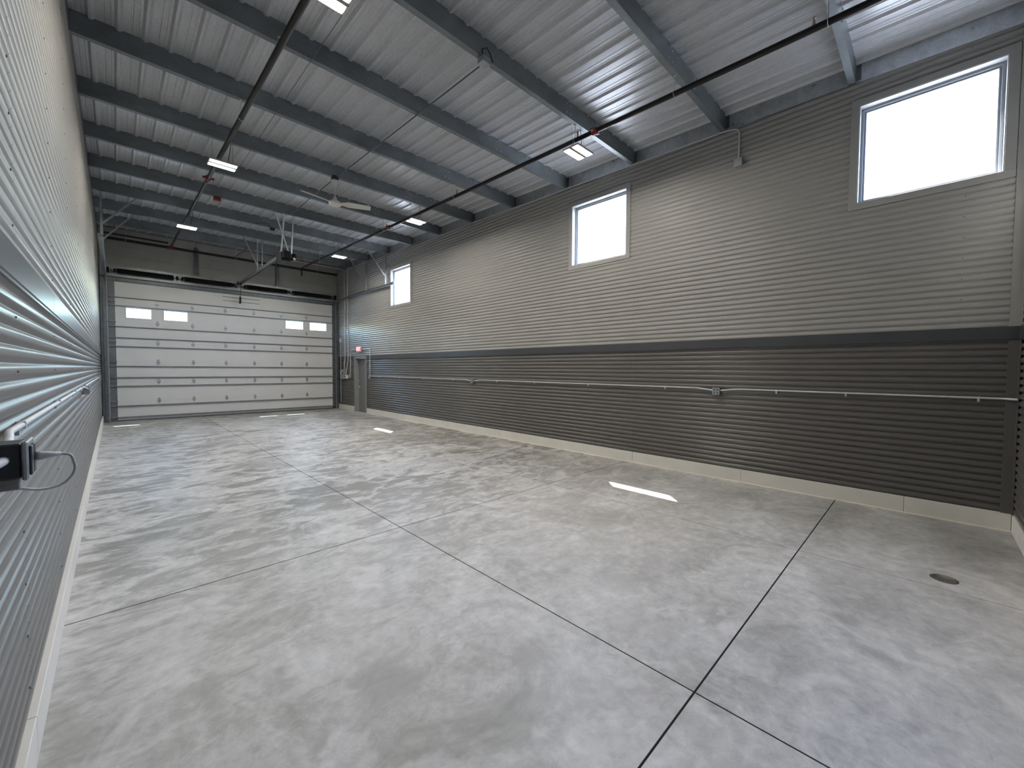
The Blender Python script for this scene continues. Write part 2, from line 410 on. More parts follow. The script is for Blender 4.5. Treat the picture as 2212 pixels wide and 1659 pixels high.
# ------------------------------------------------------------------ ribbed wall sheets
def sheet(name, mat, parent, axis, pos, sgn, a0, a1, z0, z1, holes=()):
    """pos = room-side crest plane, sgn = direction away from the room"""
    A = sorted({a0, a1, *[h for q in holes for h in q[:2] if a0 < h < a1]})
    step = PITCH/12; Z = [z0 + k*step for k in range(int((z1-z0)/step)+1)] + [z1]
    Z = sorted({*[round(z, 5) for z in Z], *[h for q in holes for h in q[2:4] if z0 < h < z1]})
    mb = MB(); vs, fs, idx = [], [], {}
    def vid(i, j):
        if (i, j) not in idx:
            ph = (Z[j]/PITCH) % 1.0
            d = 0.5 - 0.5*math.cos(2*PI*ph); d = d**2.8
            p = pos + sgn*0.0215*d
            idx[(i, j)] = len(vs); vs.append((p, A[i], Z[j]) if axis == 'x' else (A[i], p, Z[j]))
        return idx[(i, j)]
    for i in range(len(A)-1):
        for j in range(len(Z)-1):
            ca, cz = (A[i]+A[i+1])/2, (Z[j]+Z[j+1])/2
            if any(h[0] < ca < h[1] and h[2] < cz < h[3] for h in holes): continue
            fs.append((vid(i, j), vid(i+1, j), vid(i+1, j+1), vid(i, j+1)))
    mb._add(vs, fs, True)
    return mb.build(name, mat, parent)
def lapped(edges):      # sheet ends with a hairline gap
    return [(edges[k] + (0.0015 if k else 0), edges[k+1] - (0.0015 if k+1 < len(edges)-1 else 0)) for k in range(len(edges)-1)]
dh = [(DOOR[0]-0.04, DOOR[1]+0.04, -1, DOOR[2]+0.04)]
for a, b in lapped([0.0, 4.602, 9.36, 14.11, YD]):
    sheet('wall_sheet', 'sheet_lo', wr, 'x', XR+0.004, 1, a, b, CURB-0.02, BAND0+0.02, dh)
    sheet('wall_sheet', 'sheet_hi', wr, 'x', XR+0.004, 1, a, b, BAND1-0.02, 6.15, [(y0, y1, WZ0, WZ1) for y0, y1 in WIN])
for a, b in lapped([0.0, 3.55, 8.35, 13.15, YD]):
    sheet('wall_sheet', 'sheet_lo', wl, 'x', -0.024, -1, a, b, CURB-0.02, BAND0+0.02)
    sheet('wall_sheet', 'sheet_hi', wl, 'x', -0.024, -1, a, b, BAND1-0.02, 6.15)
for a, b in lapped([-0.02, 3.6, XR+0.004]):
    sheet('wall_sheet', 'sheet_lo', wn, 'y', -0.004, -1, a, b, CURB-0.02, BAND0+0.02)
    sheet('wall_sheet', 'sheet_hi', wn, 'y', -0.004, -1, a, b, BAND1-0.02, 6.15)
# rows of screw heads in the valleys of the sheets
def screws(parent, axis, pos, sgn, cols, zr, skip=()):
    mb = MB()
    for a in cols:
        for (z0, z1, st) in zr:
            k = math.ceil(z0/PITCH)
            while k*PITCH < z1:
                z = k*PITCH
                if not any(h[0] < a < h[1] and h[2] < z < h[3] for h in skip):
                    c = (pos, a, z) if axis == 'x' else (a, pos, z)
                    mb.lathe(c, [(0.006, 0), (0.005, sgn*0.003), (0.002, sgn*0.004)], 6, axis, False)
                k += st
    return tag(mb.build('screw_heads', 'screw', parent), kind='stuff')
screws(wr, 'x', XR+0.004, -1, [0.45, 3.02, 4.52, 6.2, 7.75, 9.28, 10.9, 12.5, 14.2, 15.7, 17.3], [(0.3, 2.05, 4), (2.35, 5.6, 3)], [(y0-.1, y1+.1, WZ0-.1, WZ1+.1) for y0, y1 in WIN] + [(DOOR[0]-.1, DOOR[1]+.1, 0, 2.3)])
screws(wl, 'x', -0.024, 1, [1.5, 2.35, 3.45, 5.0, 6.6, 8.25, 9.8, 11.4, 13.0, 14.6, 16.2], [(0.3, 2.05, 3), (2.35, 5.7, 3)])

# ------------------------------------------------------------------ band, corner and curb trims
def band(name, mbfn, label):
    prof = [(0.0, BAND0), (0.020, BAND0), (0.020, BAND0+0.012), (0.026, BAND0+0.016), (0.026, BAND1-0.004), (0.022, BAND1), (0.0, BAND1)]
    return tag(mbfn(prof).build(name, 'band'), label, 'trim', kind='structure')
band('trim_1', lambda p: MB().prism(p, 0.0, DOOR[0]-0.05, lambda a, z, k: (XR+0.012-a, k, z)).prism(p, DOOR[1]+0.05, YD, lambda a, z, k: (XR+0.012-a, k, z)), 'charcoal metal band across the windowed wall at door head height')
for k, (a, b) in enumerate(lapped([0.0, 4.9, 9.8, 14.6, YD])):
    o = MB().prism([(0.0, BAND0), (0.020, BAND0), (0.020, BAND0+0.012), (0.026, BAND0+0.016), (0.026, BAND1-0.004), (0.022, BAND1), (0.0, BAND1)], a, b, lambda p, z, q: (-0.036+p, q, z)).build('trim_2' if k == 0 else 'band_length', 'band')
    if k == 0: t2 = tag(o, 'charcoal metal band along the windowless wall', 'trim', kind='structure')
    else: o.parent = t2
band('trim_3', lambda p: MB().prism(p, 0.0, XR-0.02, lambda a, z, k: (k, -0.012+a, z)), 'charcoal metal band on the end wall opposite the garage door')
c1 = MB().box(XR-0.006, XR+0.004, 0.0, 0.085, BAND1, 5.6).box(XR-0.05, XR-0.006, -0.004, 0.006, BAND1, 5.6)
tag(c1.build('trim_4', 'sheet_hi'), 'grey folded corner flashing beside the widest window', 'trim', kind='structure')
c2 = MB().box(XR-0.006, XR+0.004, 0.0, 0.085, CURB, BAND0).box(XR-0.05, XR-0.006, -0.004, 0.006, CURB, BAND0)
tag(c2.build('trim_5', 'sheet_lo'), 'dark folded corner flashing under the charcoal band', 'trim', kind='structure')
# curbs in lengths
def curb_run(name, label, segs, fn):
    r = None
    for (a, b) in segs:
        o = fn(a+0.0015, b-0.0015).build(name if r is None else 'curb_block', 'curb')
        if r is None: r = tag(o, label, 'curb', kind='structure')
        else: o.parent = r
    return r
sr = [0.0, 0.852, 2.7, 4.567, 8.29, 12.0, DOOR[0]]
br = curb_run('baseboard_right', 'cream painted concrete curb under the windowed wall', [(sr[k], sr[k+1]) for k in range(6)] + [(DOOR[1], YD)], lambda a, b: MB().bbox(XR, XR+0.03, a, b, 0.0, CURB, 0.003))
MB().prism([(0, 0), (0.012, 0), (0.003, 0.006), (0, 0.012)], 0.0, DOOR[0], lambda p, q, k: (XR-p, k, q)).build('sealant_bead', 'bead', br)
sl_ = [0.0, 3.4, 7.1, 10.8, 14.5, YD]
curb_run('baseboard_left', 'cream painted concrete curb under the windowless wall', [(sl_[k], sl_[k+1]) for k in range(5)], lambda a, b: MB().bbox(-0.05, 0.0, a, b, 0.0, CURB, 0.003))
curb_run('baseboard_back', 'cream painted concrete curb under the end wall', [(0.0, 3.7), (3.7, XR)], lambda a, b: MB().bbox(a, b, -0.03, 0.0, 0.0, CURB, 0.003))

# ------------------------------------------------------------------ roof deck, purlins, eave plate
ce = MB().prism([(-0.4, 0), (YD+0.4, 0), (YD+0.4, 1), (-0.4, 1)], -0.3, XR+0.3, lambda y, q, x: (x, y, zb(y)+PDEP+0.05+0.1*q)).build('ceiling', 'core')
tag(ce, 'sloping roof underside of ribbed galvanized sheets', 'ceiling', kind='structure')
NR, RP = 30, 7.37/30
def deck_profile():
    # one rib period: flat pan, minor beads, rib folded upwards
    w = RP
    return [(0, 0.0), (0.055, 0.0), (0.060, 0.004), (0.072, 0.004), (0.077, 0.0), (0.110, 0.0), (0.115, 0.004), (0.127, 0.004), (0.132, 0.0),
            (w-0.090, 0.0), (w-0.062, -0.026), (w-0.036, -0.026), (w-0.008, 0.0), (w-0.002, 0.0)]
for pnl in range(10):
    mb = MB(); pts = []
    for rib in range(3):
        x0 = -0.043 + (pnl*3+rib)*RP
        pts += [(x0 + p, q) for p, q in deck_profile()]
    pts.append((pts[-1][0] + 0.012, pts[-1][1] + 0.003))
    n = len(pts); vs = []
    ND = 12
    for i in range(ND+1):
        y = -0.3 + (YD+0.6)*i/ND
        vs += [(x, y, zb(y)+PDEP+q) for x, q in pts]
    mb._add(vs, [(i*n+k, i*n+k+1, (i+1)*n+k+1, (i+1)*n+k) for i in range(ND) for k in range(n-1)])
    mb.build('roof_sheet', 'roof', ce)
ORD = ['first', 'second', 'third', 'fourth', 'fifth', 'sixth', 'seventh', 'eighth', 'ninth', 'tenth', 'eleventh']
for k, y in enumerate(PUR):
    z0, z1, F, T, L = zb(y), zb(y)+PDEP-0.001, 0.075, 0.004, 0.02
    prof = [(0, 0), (F, 0), (F, L), (F-T, L), (F-T, T), (T, T), (T, z1-z0-T), (F-T, z1-z0-T), (F-T, z1-z0-L), (F, z1-z0-L), (F, z1-z0), (0, z1-z0)]
    pu = MB().prism(prof, -0.02, XR-0.002, lambda p, q, a: (a, y+p, z0+q)).build('roof_purlin', 'purlin')
    tag(pu, '%s galvanized roof purlin counted from the garage door' % ORD[len(PUR)-1-k], 'beam', 'roof purlins')
    b = MB()
    for dx in (-0.17, -0.07, 0.52, 0.62):
        for dz in (0.06, 0.19):
            b.lathe((5.42+dx, y, z0+dz), [(0.011, 0), (0.011, -0.007), (0.004, -0.010)], 6, 'y', False)
    tag(b.build('bolt_heads', 'emt', pu), kind='stuff')
    # clip angle fixing the purlin to the eave plate
    MB().box(XR-0.008, XR-0.003, y-0.05, y, z0+0.03, z1-0.03).build('clip_angle', 'galv_dk', pu)
ep = MB().prism([(0.0, 0), (0.0, PDEP-0.002), (0.06, PDEP-0.002), (0.06, PDEP-0.006), (0.006, PDEP-0.006), (0.006, 0)], 0.0, YD, lambda p, q, y: (XR-0.002+p*0.3, y, zb(y)+q)).build('trim_6', 'galv')
tag(ep, 'long galvanized plate closing the gap above the windowed wall', 'trim', kind='structure')
ep2 = MB().prism([(0.0, 0), (0.0, PDEP-0.002), (0.006, PDEP-0.002), (0.006, 0)], 0.0, YD, lambda p, q, y: (-0.022-p, y, zb(y)+q)).build('trim_7', 'galv_dk')
tag(ep2, 'long dull plate closing the gap above the windowless wall', 'trim', kind='structure')

# ------------------------------------------------------------------ windows
for k, (y0, y1) in enumerate(WIN):
    lab = ['widest looking high square window by the end wall', 'middle high square window between the other two', 'small looking high square window near the garage door'][k]
    x0 = XR
    tw = 0.085
    tr = MB()
    for (a, b, c, d) in ((y0-tw, y1+tw, WZ1, WZ1+tw), (y0-tw, y1+tw, WZ0-tw, WZ0), (y0-tw, y0, WZ0, WZ1), (y1, y1+tw, WZ0, WZ1)):
        tr.bbox(XR-0.008, XR+0.010, a, b, c, d, 0.002)
    wi = tr.build('window_%d' % (k+1), 'sheet_hi'); tag(wi, lab, 'window', kind='structure')
    jb = MB()
    jb.box(XR-0.002, XR+WT, y0, y0+0.008, WZ0, WZ1).box(XR-0.002, XR+WT, y1-0.008, y1, WZ0, WZ1)
    jb.box(XR-0.002, XR+WT, y0, y1, WZ1-0.008, WZ1).box(XR-0.002, XR+WT, y0, y1, WZ0, WZ0+0.008)
    jb.build('jamb_liner', 'jamb', wi)
    fr = MB()
    def ring(mb, xa, xb, m0, wd):
        a0, a1, b0, b1 = y0+m0, y1-m0, WZ0+m0, WZ1-m0
        for q in ((a0, a1, b0, b0+wd), (a0, a1, b1-wd, b1), (a0, a0+wd, b0+wd, b1-wd), (a1-wd, a1, b0+wd, b1-wd)):
            mb.bbox(xa, xb, *q, 0.002)
    ring(fr, XR+0.10, XR+0.19, 0.008, 0.03)
    ring(fr, XR+0.12, XR+0.175, 0.038, 0.022)
    fr.build('window_frame', 'sash', wi)
    MB().box(XR+0.145, XR+0.150, y0+0.058, y1-0.058, WZ0+0.058, WZ1-0.058).build('window_pane', 'glass', wi)

# light portals: they give no light, they only tell the sampler where the sky can enter
def portal(loc, rot, sx, sy):
    l = bpy.data.lights.new('sky_portal', 'AREA'); l.shape = 'RECTANGLE'; l.size = sx; l.size_y = sy; l.cycles.is_portal = True
    o = bpy.data.objects.new('sky_portal', l); COL.objects.link(o); o.location = loc; o.rotation_euler = rot
for (y0, y1) in WIN: portal((XR+WT+0.01, (y0+y1)/2, (WZ0+WZ1)/2), (0, PI/2, 0), WZ1-WZ0, y1-y0)
for (a, b) in ((0.573, 1.187), (1.502, 2.128), (5.218, 5.875), (6.125, 6.797)): portal(((a+b)/2, 18.83, 3.49), (-PI/2, 0, 0), b-a, 0.32)

# ------------------------------------------------------------------ steel man door
dx = XR+0.15
d2 = MB()
d2.box(XR-0.012, dx+0.06, DOOR[0], DOOR[0]+0.045, 0, DOOR[2]).box(XR-0.012, dx+0.06, DOOR[1]-0.045, DOOR[1], 0, DOOR[2]).box(XR-0.012, dx+0.06, DOOR[0], DOOR[1], DOOR[2]-0.045, DOOR[2])
d2.box(XR-0.012, XR+0.006, DOOR[0]-0.04, DOOR[0], 0, DOOR[2]+0.04).box(XR-0.012, XR+0.006, DOOR[1], DOOR[1]+0.04, 0, DOOR[2]+0.04).box(XR-0.012, XR+0.006, DOOR[0], DOOR[1], DOOR[2], DOOR[2]+0.04)
d2 = tag(d2.build('door_2', 'frameg'), 'grey steel walk door under the exit sign, set back in its frame', 'door', kind='structure')
MB().bbox(dx, dx+0.045, DOOR[0]+0.048, DOOR[1]-0.048, 0.012, DOOR[2]-0.048, 0.003).build('door_leaf', 'manga', d2)
MB().box(XR+0.02, dx+0.06, DOOR[0]+0.045, DOOR[1]-0.045, 0.0, 0.011).build('threshold', 'galv', d2)
hy = DOOR[1]-0.13
h = MB().lathe((dx, hy, 1.0), [(0.034, 0), (0.034, -0.010), (0.014, -0.012), (0.014, -0.05)], 14, 'x').tube([(dx-0.045, hy, 1.0), (dx-0.05, hy-0.05, 1.0), (dx-0.05, hy-0.12, 1.0)], 0.010)
h.build('lever_handle', 'emt', d2)
MB().lathe((dx, hy, 1.24), [(0.030, 0), (0.030, -0.016), (0.014, -0.022)], 14, 'x').build('deadbolt', 'hinge', d2)
MB().bbox(dx-0.06, dx, DOOR[0]+0.10, DOOR[0]+0.36, DOOR[2]-0.14, DOOR[2]-0.08, 0.004).bar((dx-0.05, DOOR[0]+0.2, DOOR[2]-0.075), (dx-0.10, DOOR[0]+0.42, DOOR[2]-0.058), 0.02, 0.006).build('door_closer', 'darkbox', d2)

# ------------------------------------------------------------------ overhead garage door
DX0, DX1, DYF, DYB, SH = 0.16, 7.18, 18.76, 18.81, 0.6365
NSEC = 7
d1 = empty('door_1', (3.66, DYF, 0.0), 'wide pale grey sectional garage door with four small windows', 'garage door', kind='structure')
HX = [1.335, 2.265, 3.22, 4.125, 5.06, 6.0]
DW = [(0.573, 1.187), (1.502, 2.128), (5.218, 5.875), (6.125, 6.797)]
DWZ = (3.335, 3.652)
STRUT = {0: [0.131, 0.496], 1: [1.133], 2: [1.412, 1.775], 3: [2.407], 4: [2.686, 3.039], 5: [3.698], 6: [3.967]}
def make_hinge():
    mb = MB()
    for s in (-1, 1):
        mb._add([(-0.045, 0, 0.006*s), (0.045, 0, 0.006*s), (0.045, 0, 0.025*s), (0.012, 0, 0.095*s), (-0.012, 0, 0.095*s), (-0.045, 0, 0.025*s),
                 (-0.045, -0.008, 0.006*s), (0.045, -0.008, 0.006*s), (0.045, -0.006, 0.025*s), (0.012, -0.005, 0.095*s), (-0.012, -0.005, 0.095*s), (-0.045, -0.006, 0.025*s)],
                [(6, 7, 8, 9, 10, 11), (0, 1, 7, 6), (1, 2, 8, 7), (2, 3, 9, 8), (3, 4, 10, 9), (4, 5, 11, 10), (5, 0, 6, 11)])
        mb.lathe((0, -0.006, 0.055*s), [(0.009, 0), (0.008, -0.006), (0.003, -0.008)], 6, 'y', False)
    mb.tube([(-0.05, -0.014, 0), (0.05, -0.014, 0)], 0.010, 8)
    return mb
hinge_me = None
win_me = {}
for s in range(NSEC):
    z0, z1 = 0.006 + s*SH, 0.006 + (s+1)*SH
    mb = MB()
    hs = [(a, b, *DWZ) for a, b in DW] if s == 5 else []
    core(mb, 'y', DYF+0.002, DYB, DX0, DX1, z0+0.0002, z1-0.0002, hs)
    if s: mb.box(DX0, DX1, DYF+0.02, DYB-0.01, z0-0.012, z0+0.001)      # tongue that closes the joint
    # meeting rails stand a little proud
    mb.box(DX0, DX1, DYF-0.001, DYF+0.002, z0+0.003, z0+0.016).box(DX0, DX1, DYF-0.001, DYF+0.002, z1-0.016, z1-0.003)
    sec = mb.build('door_section', 'dpanel', d1)
    for e0, e1 in ((DX0, DX0+0.165), (DX1-0.14, DX1)):
        MB().box(e0, e1, DYF-0.006, DYF+0.001, z0+0.002, z1-0.002).build('end_stile', 'stile', sec)
    for zs in STRUT[s]:
        p = [(0, -0.014), (0, 0.014), (-0.012, 0.014), (-0.020, 0.010), (-0.060, 0.010), (-0.060, -0.010), (-0.020, -0.010), (-0.012, -0.014)]
        MB().prism(p, DX0+0.02, DX1-0.02, lambda a, q, k: (k, DYF-0.007+a, zs+q)).build('strut', 'strut', sec)
    if s:
        for hx in HX:
            if hinge_me is None:
                ho = make_hinge().build('hinge', 'hinge', sec, world=False); hinge_me = ho.data
            else:
                ho = bpy.data.objects.new('hinge', hinge_me); COL.objects.link(ho); ho.parent = sec
            ho.location = Vector((hx, DYF-0.002, z0)) - root_loc(sec)
        for ex, dr in ((DX0+0.03, -1), (DX1-0.03, 1)):
            r = MB().box(min(ex, ex-dr*0.11), max(ex, ex-dr*0.11), DYF-0.045, DYF-0.006, z0-0.03, z0+0.03).tube([(ex-dr*0.15, DYF-0.055, z0), (ex+dr*0.04, DYF-0.055, z0)], 0.012, 8)
            r.build('roller_hinge', 'strut', sec)
    if s == 5:
        for a, b in DW:
            f = MB()
            for q in ((a-0.025, b+0.025, DWZ[1]-0.01, DWZ[1]+0.025), (a-0.025, b+0.025, DWZ[0]-0.025, DWZ[0]+0.01), (a-0.025, a+0.01, DWZ[0]+0.01, DWZ[1]-0.01), (b-0.01, b+0.025, DWZ[0]+0.01, DWZ[1]-0.01)):
                f.bbox(q[0], q[1], DYF-0.010, DYB+0.008, q[2], q[3], 0.004)
            f.build('window_frame', 'white', sec)
            MB().box(a+0.008, b-0.008, DYF+0.025, DYF+0.030, DWZ[0]+0.008, DWZ[1]-0.008).build('window_pane', 'acrylic', sec)
    if s == 0:
        MB().prism([(0, 0), (0.06, 0), (0.065, 0.02), (0.06, 0.05), (0, 0.05)], DX0, DX1, lambda a, q, k: (k, DYF-0.02+a, 0.0+q*0.9)).build('bottom_seal', 'galv_dk', sec)
    if s == 6:
        for hh in (4.20, 4.345):
            MB().box(3.15, 4.32, DYF-0.03, DYF-0.001, hh-0.006, hh+0.006).build('operator_rail', 'strut', sec)
# lintel over the door
li = MB().box(0.0, XR, 18.755, YD, 4.63, 4.965).box(0.0, XR, 18.735, YD, 4.615, 4.632)
tag(li.build('door_lintel', 'lintel'), 'galvanized header beam carrying the springs over the garage door', 'header beam')
l2 = MB().prism([(0, 4.452), (-0.09, 4.452), (-0.09, 4.475), (-0.05, 4.49), (-0.05, 4.585), (-0.085, 4.60), (-0.085, 4.614), (0, 4.6145)], 0.1, XR-0.06, lambda a, q, k: (k, YD-0.012+a, q))
tag(l2.build('header_angle', 'galv_dk'), 'dark folded steel strip just above the top door section', 'header strip')
# liner panels and posts above the door
for q, (a, b) in enumerate(((4.965, 5.28), (5.28, 5.60), (5.60, 6.12))):
    for (x0, x1) in ((0.0, 2.415), (2.415, 4.95), (4.95, XR)):
        MB().bbox(x0+0.001, x1-0.001, YD-0.012, YD+0.002, a+0.001, b-0.001, 0.002).build('liner_panel', 'liner', wf)
for (x0, lab) in ((2.36, 'steel post above the garage door, on the windowless wall side'), (4.895, 'steel post above the garage door, behind the opener motor')):
    p = [(0, 0), (0.11, 0), (0.11, 0.09), (0.095, 0.09), (0.095, 0.006), (0.015, 0.006), (0.015, 0.09), (0, 0.09)]
    o = MB().prism(p, 4.966, 5.93, lambda a, b, k: (x0+a, 18.738+b, k)).build('header_post', 'galv_dk')
    tag(o, lab, 'post', 'posts above the garage door')
# jamb columns: side walls of the door opening
for (a, b, lab) in ((0.002, 0.105, 'dark steel jamb post at the windowless side of the garage door'), (7.205, XR-0.002, 'dark steel jamb post at the windowed side of the garage door')):
    p = MB().box(a, b, 18.70, YD-0.014, 0.0, 4.62)
    tag(p.build('jamb_post', 'galv_dk'), lab, 'post', 'jamb posts of the garage door')

# torsion springs on their shaft
SY, SZ = 18.60, 4.775
ts = empty('torsion_spring_shaft', (3.66, SY, SZ), 'long shaft with four black torsion springs over the garage door', 'spring shaft')
MB().tube([(0.14, SY, SZ), (7.2, SY, SZ)], 0.015, 10).build('shaft', 'galv_dk', ts)
spans = [(0.39, 1.80), (2.05, 3.40), (3.88, 5.26), (5.50, 6.86)]
def coil(L, R=0.068, r=0.0100):
    turns = int(L/(2*r*1.02)); pts = []
    for k in range(turns*12 + 1):
        u = k/(turns*12); a = 2*PI*turns*u
        pts.append((L*u, R*math.cos(a), R*math.sin(a) - 0.0*math.sin(PI*u)))
    return MB().tube(pts, r, 5)
coil_o = None
for (a, b) in spans:
    if coil_o is None:
        coil_o = coil(1.375).build('spring', 'spring', ts, world=False); o = coil_o
    else:
        o = bpy.data.objects.new('spring', coil_o.data); COL.objects.link(o); o.parent = ts
    o.location = Vector((a, SY, SZ)) - root_loc(ts)
for x in (0.34, 1.86, 2.0, 3.46, 3.82, 5.32, 5.45, 6.91):
    MB().lathe((x, SY, SZ), [(0.03, -0.03), (0.06, -0.02), (0.062, 0.02), (0.03, 0.03)], 12, 'x').build('winding_cone', 'black', ts)
for x in (0.22, 3.56, 7.02):
    MB().box(x-0.004, x+0.004, SY-0.05, 18.755, SZ-0.06, SZ+0.06).box(x-0.05, x+0.05, 18.745, 18.755, SZ-0.08, SZ+0.08).lathe((x-0.015, SY, SZ), [(0.04, 0), (0.04, 0.03)], 12, 'x').build('bearing_plate', 'galv_dk', ts)
for x in (0.18, 7.11):
    MB().lathe((x-0.03, SY, SZ), [(0.10, 0), (0.10, 0.008), (0.085, 0.012), (0.085, 0.048), (0.10, 0.052), (0.10, 0.06)], 20, 'x').build('cable_drum', 'black', ts)

# door tracks
def track(x, side, label):
    t = empty('door_track', (x, 18.62, 0.0), label, 'door track', 'tracks of the garage door')
    yv, zc, R = 18.685, 4.32, 0.34
    path = [(yv, 0.0), (yv, zc)] + [(yv - R + R*math.cos(a), zc + R*math.sin(a)) for a in [PI/2*k/8 for k in range(1, 9)]] + [(13.6, zc + R)]
    # C profile swept along the path (opening towards the door)
    prof = [(-0.028, -0.012), (0.028, -0.012), (0.032, 0.0), (0.028, 0.022), (0.022, 0.022), (0.022, -0.006), (-0.022, -0.006), (-0.022, 0.022), (-0.028, 0.022), (-0.032, 0.0)]
    vs, fs, n = [], [], len(prof)
    for i, (y, z) in enumerate(path):
        a = Vector(path[max(i-1, 0)]); b = Vector(path[min(i+1, len(path)-1)]); d = (b - a).normalized(); nrm = Vector((-d.y, d.x))
        for p, q in prof: vs.append((x - side*q, y + nrm.x*p, z + nrm.y*p))
    for i in range(len(path)-1):
        for k in range(n): fs.append((i*n+k, i*n+(k+1) % n, (i+1)*n+(k+1) % n, (i+1)*n+k))
    fs.append(tuple(range(n))); fs.append(tuple((len(path)-1)*n+k for k in range(n))[::-1])
    MB()._add(vs, fs).build('track_rail', 'strut', t)
    xa = x + side*0.016
    MB().angle((xa, 18.66, 0.02), (xa, 18.66, 4.25), 0.065, 0.004, (0, 1, 0)).build('wall_angle', 'galv_dk', t)
    MB().angle((x+side*0.02, 18.3, zc+R+0.032), (x+side*0.02, 13.55, zc+R+0.032), 0.05, 0.004, (0, 0, 1)).build('stiffener_angle', 'galv', t)
    for (yh, pk) in ((15.78, 9), (13.80, 8)):
        zt = zb(PUR[pk])
        yy = PUR[pk] + 0.03
        MB().angle((x+side*0.03, yy, zc+R+0.03), (x+side*0.03, yy, zt-0.002), 0.038, 0.004, (1, 0, 0) if side < 0 else (-1, 0, 0)).build('hanger_angle', 'galv', t)
        MB().angle((x+side*0.02, yy+0.02, zc+R+0.36), (x-side*0.62, yy+0.02, zt-0.004), 0.034, 0.004, (0, 1, 0)).build('brace_angle', 'galv', t)
        MB().box(min(x+side*0.05, x-side*0.75), max(x+side*0.05, x-side*0.75), yy-0.02, yy+0.025, zt-0.010, zt-0.001).build('cross_angle', 'galv_dk', t)
    for z in (0.5, 1.3, 2.1, 2.9, 3.7):
        MB().box(min(x, xa+side*0.01), max(x, xa+side*0.01), 18.67, 18.70, z-0.02, z+0.02).build('track_bracket', 'galv_dk', t)
    return t
track(0.135, -1, 'steel garage door track with hangers on the windowless wall')
track(7.165, 1, 'steel garage door track running back to the small window')

# ------------------------------------------------------------------ door opener
ox = 3.66
op = empty('door_opener', (ox, 13.0, 4.75), 'black garage door opener hung from the roof with its long rail', 'door opener')
MB().bbox(ox-0.17, ox+0.05, 12.72, 13.22, 4.60, 4.82, 0.012).bbox(ox-0.15, ox+0.04, 12.60, 12.73, 4.66, 4.84, 0.01).build('motor_housing', 'black', op)
MB().lathe((ox+0.13, 12.70, 4.74), [(0.02, 0), (0.085, 0.01), (0.085, 0.26), (0.06, 0.29), (0.02, 0.29)], 16, 'y').build('motor', 'black', op)
MB().lathe((ox-0.06, 13.05, 4.87), [(0.07, -0.06), (0.075, -0.05), (0.075, 0.04), (0.05, 0.06)], 14, 'x').build('gear_wheel', 'darkbox', op)
MB().lathe((ox+0.13, 12.69, 4.68), [(0.035, 0), (0.03, -0.012), (0.01, -0.016)], 12, 'y').build('indicator_lamp', 'white', op)
prof = [(-0.05, 0.06), (-0.05, 0.0), (-0.044, 0.0), (-0.044, 0.055), (0.044, 0.055), (0.044, 0.0), (0.05, 0.0), (0.05, 0.06)]
MB().prism(prof, 13.2, 18.60, lambda a, q, k: (ox+a, k, 4.845+q)).build('rail', 'galv', op)
ch = [(ox, 13.2 + 5.25*k/14, 4.838 - 0.04*math.sin(PI*k/14)) for k in range(15)]
MB().tube(ch, 0.008, 6).build('chain', 'black', op)
MB().box(ox-0.06, ox+0.06, 18.5, 18.745, 4.845, 4.86).box(ox-0.06, ox+0.06, 18.735, 18.752, 4.845, 4.95).build('header_bracket', 'black', op)
MB().bar((ox, 18.44, 4.845), (ox-0.01, 18.52, 4.36), 0.022, 0.012).bbox(ox-0.04, ox+0.015, 18.50, 18.54, 4.12, 4.37, 0.004).bar((ox-0.01, 18.53, 4.16), (ox-0.01, 18.76, 4.16), 0.03, 0.01).build('door_arm', 'black', op)
zt = zb(PUR[7])-0.002; yh = PUR[7]+0.03
for a, b in (((3.49, yh+.2, 4.83), (3.515, yh, zt)), ((3.72, yh+.15, 4.80), (3.735, yh, zt)), ((3.68, yh+.22, 4.83), (3.30, yh, zt))):
    MB().angle(a, b, 0.034, 0.004).build('hanger_angle', 'galv', op)
MB().box(3.28, 3.80, yh-0.02, yh+0.03, zt-0.006, zt).build('hanger_channel', 'galv_dk', op)
zt = zb(PUR[9])-0.002; yh = PUR[9]+0.03
for a, b in (((3.60, yh+.05, 4.86), (3.60, yh, zt)), ((3.73, yh+.05, 4.86), (3.73, yh, zt)), ((3.60, yh+.05, 5.02), (3.21, yh, zt))):
    MB().angle(a, b, 0.03, 0.004).build('hanger_angle', 'galv', op)

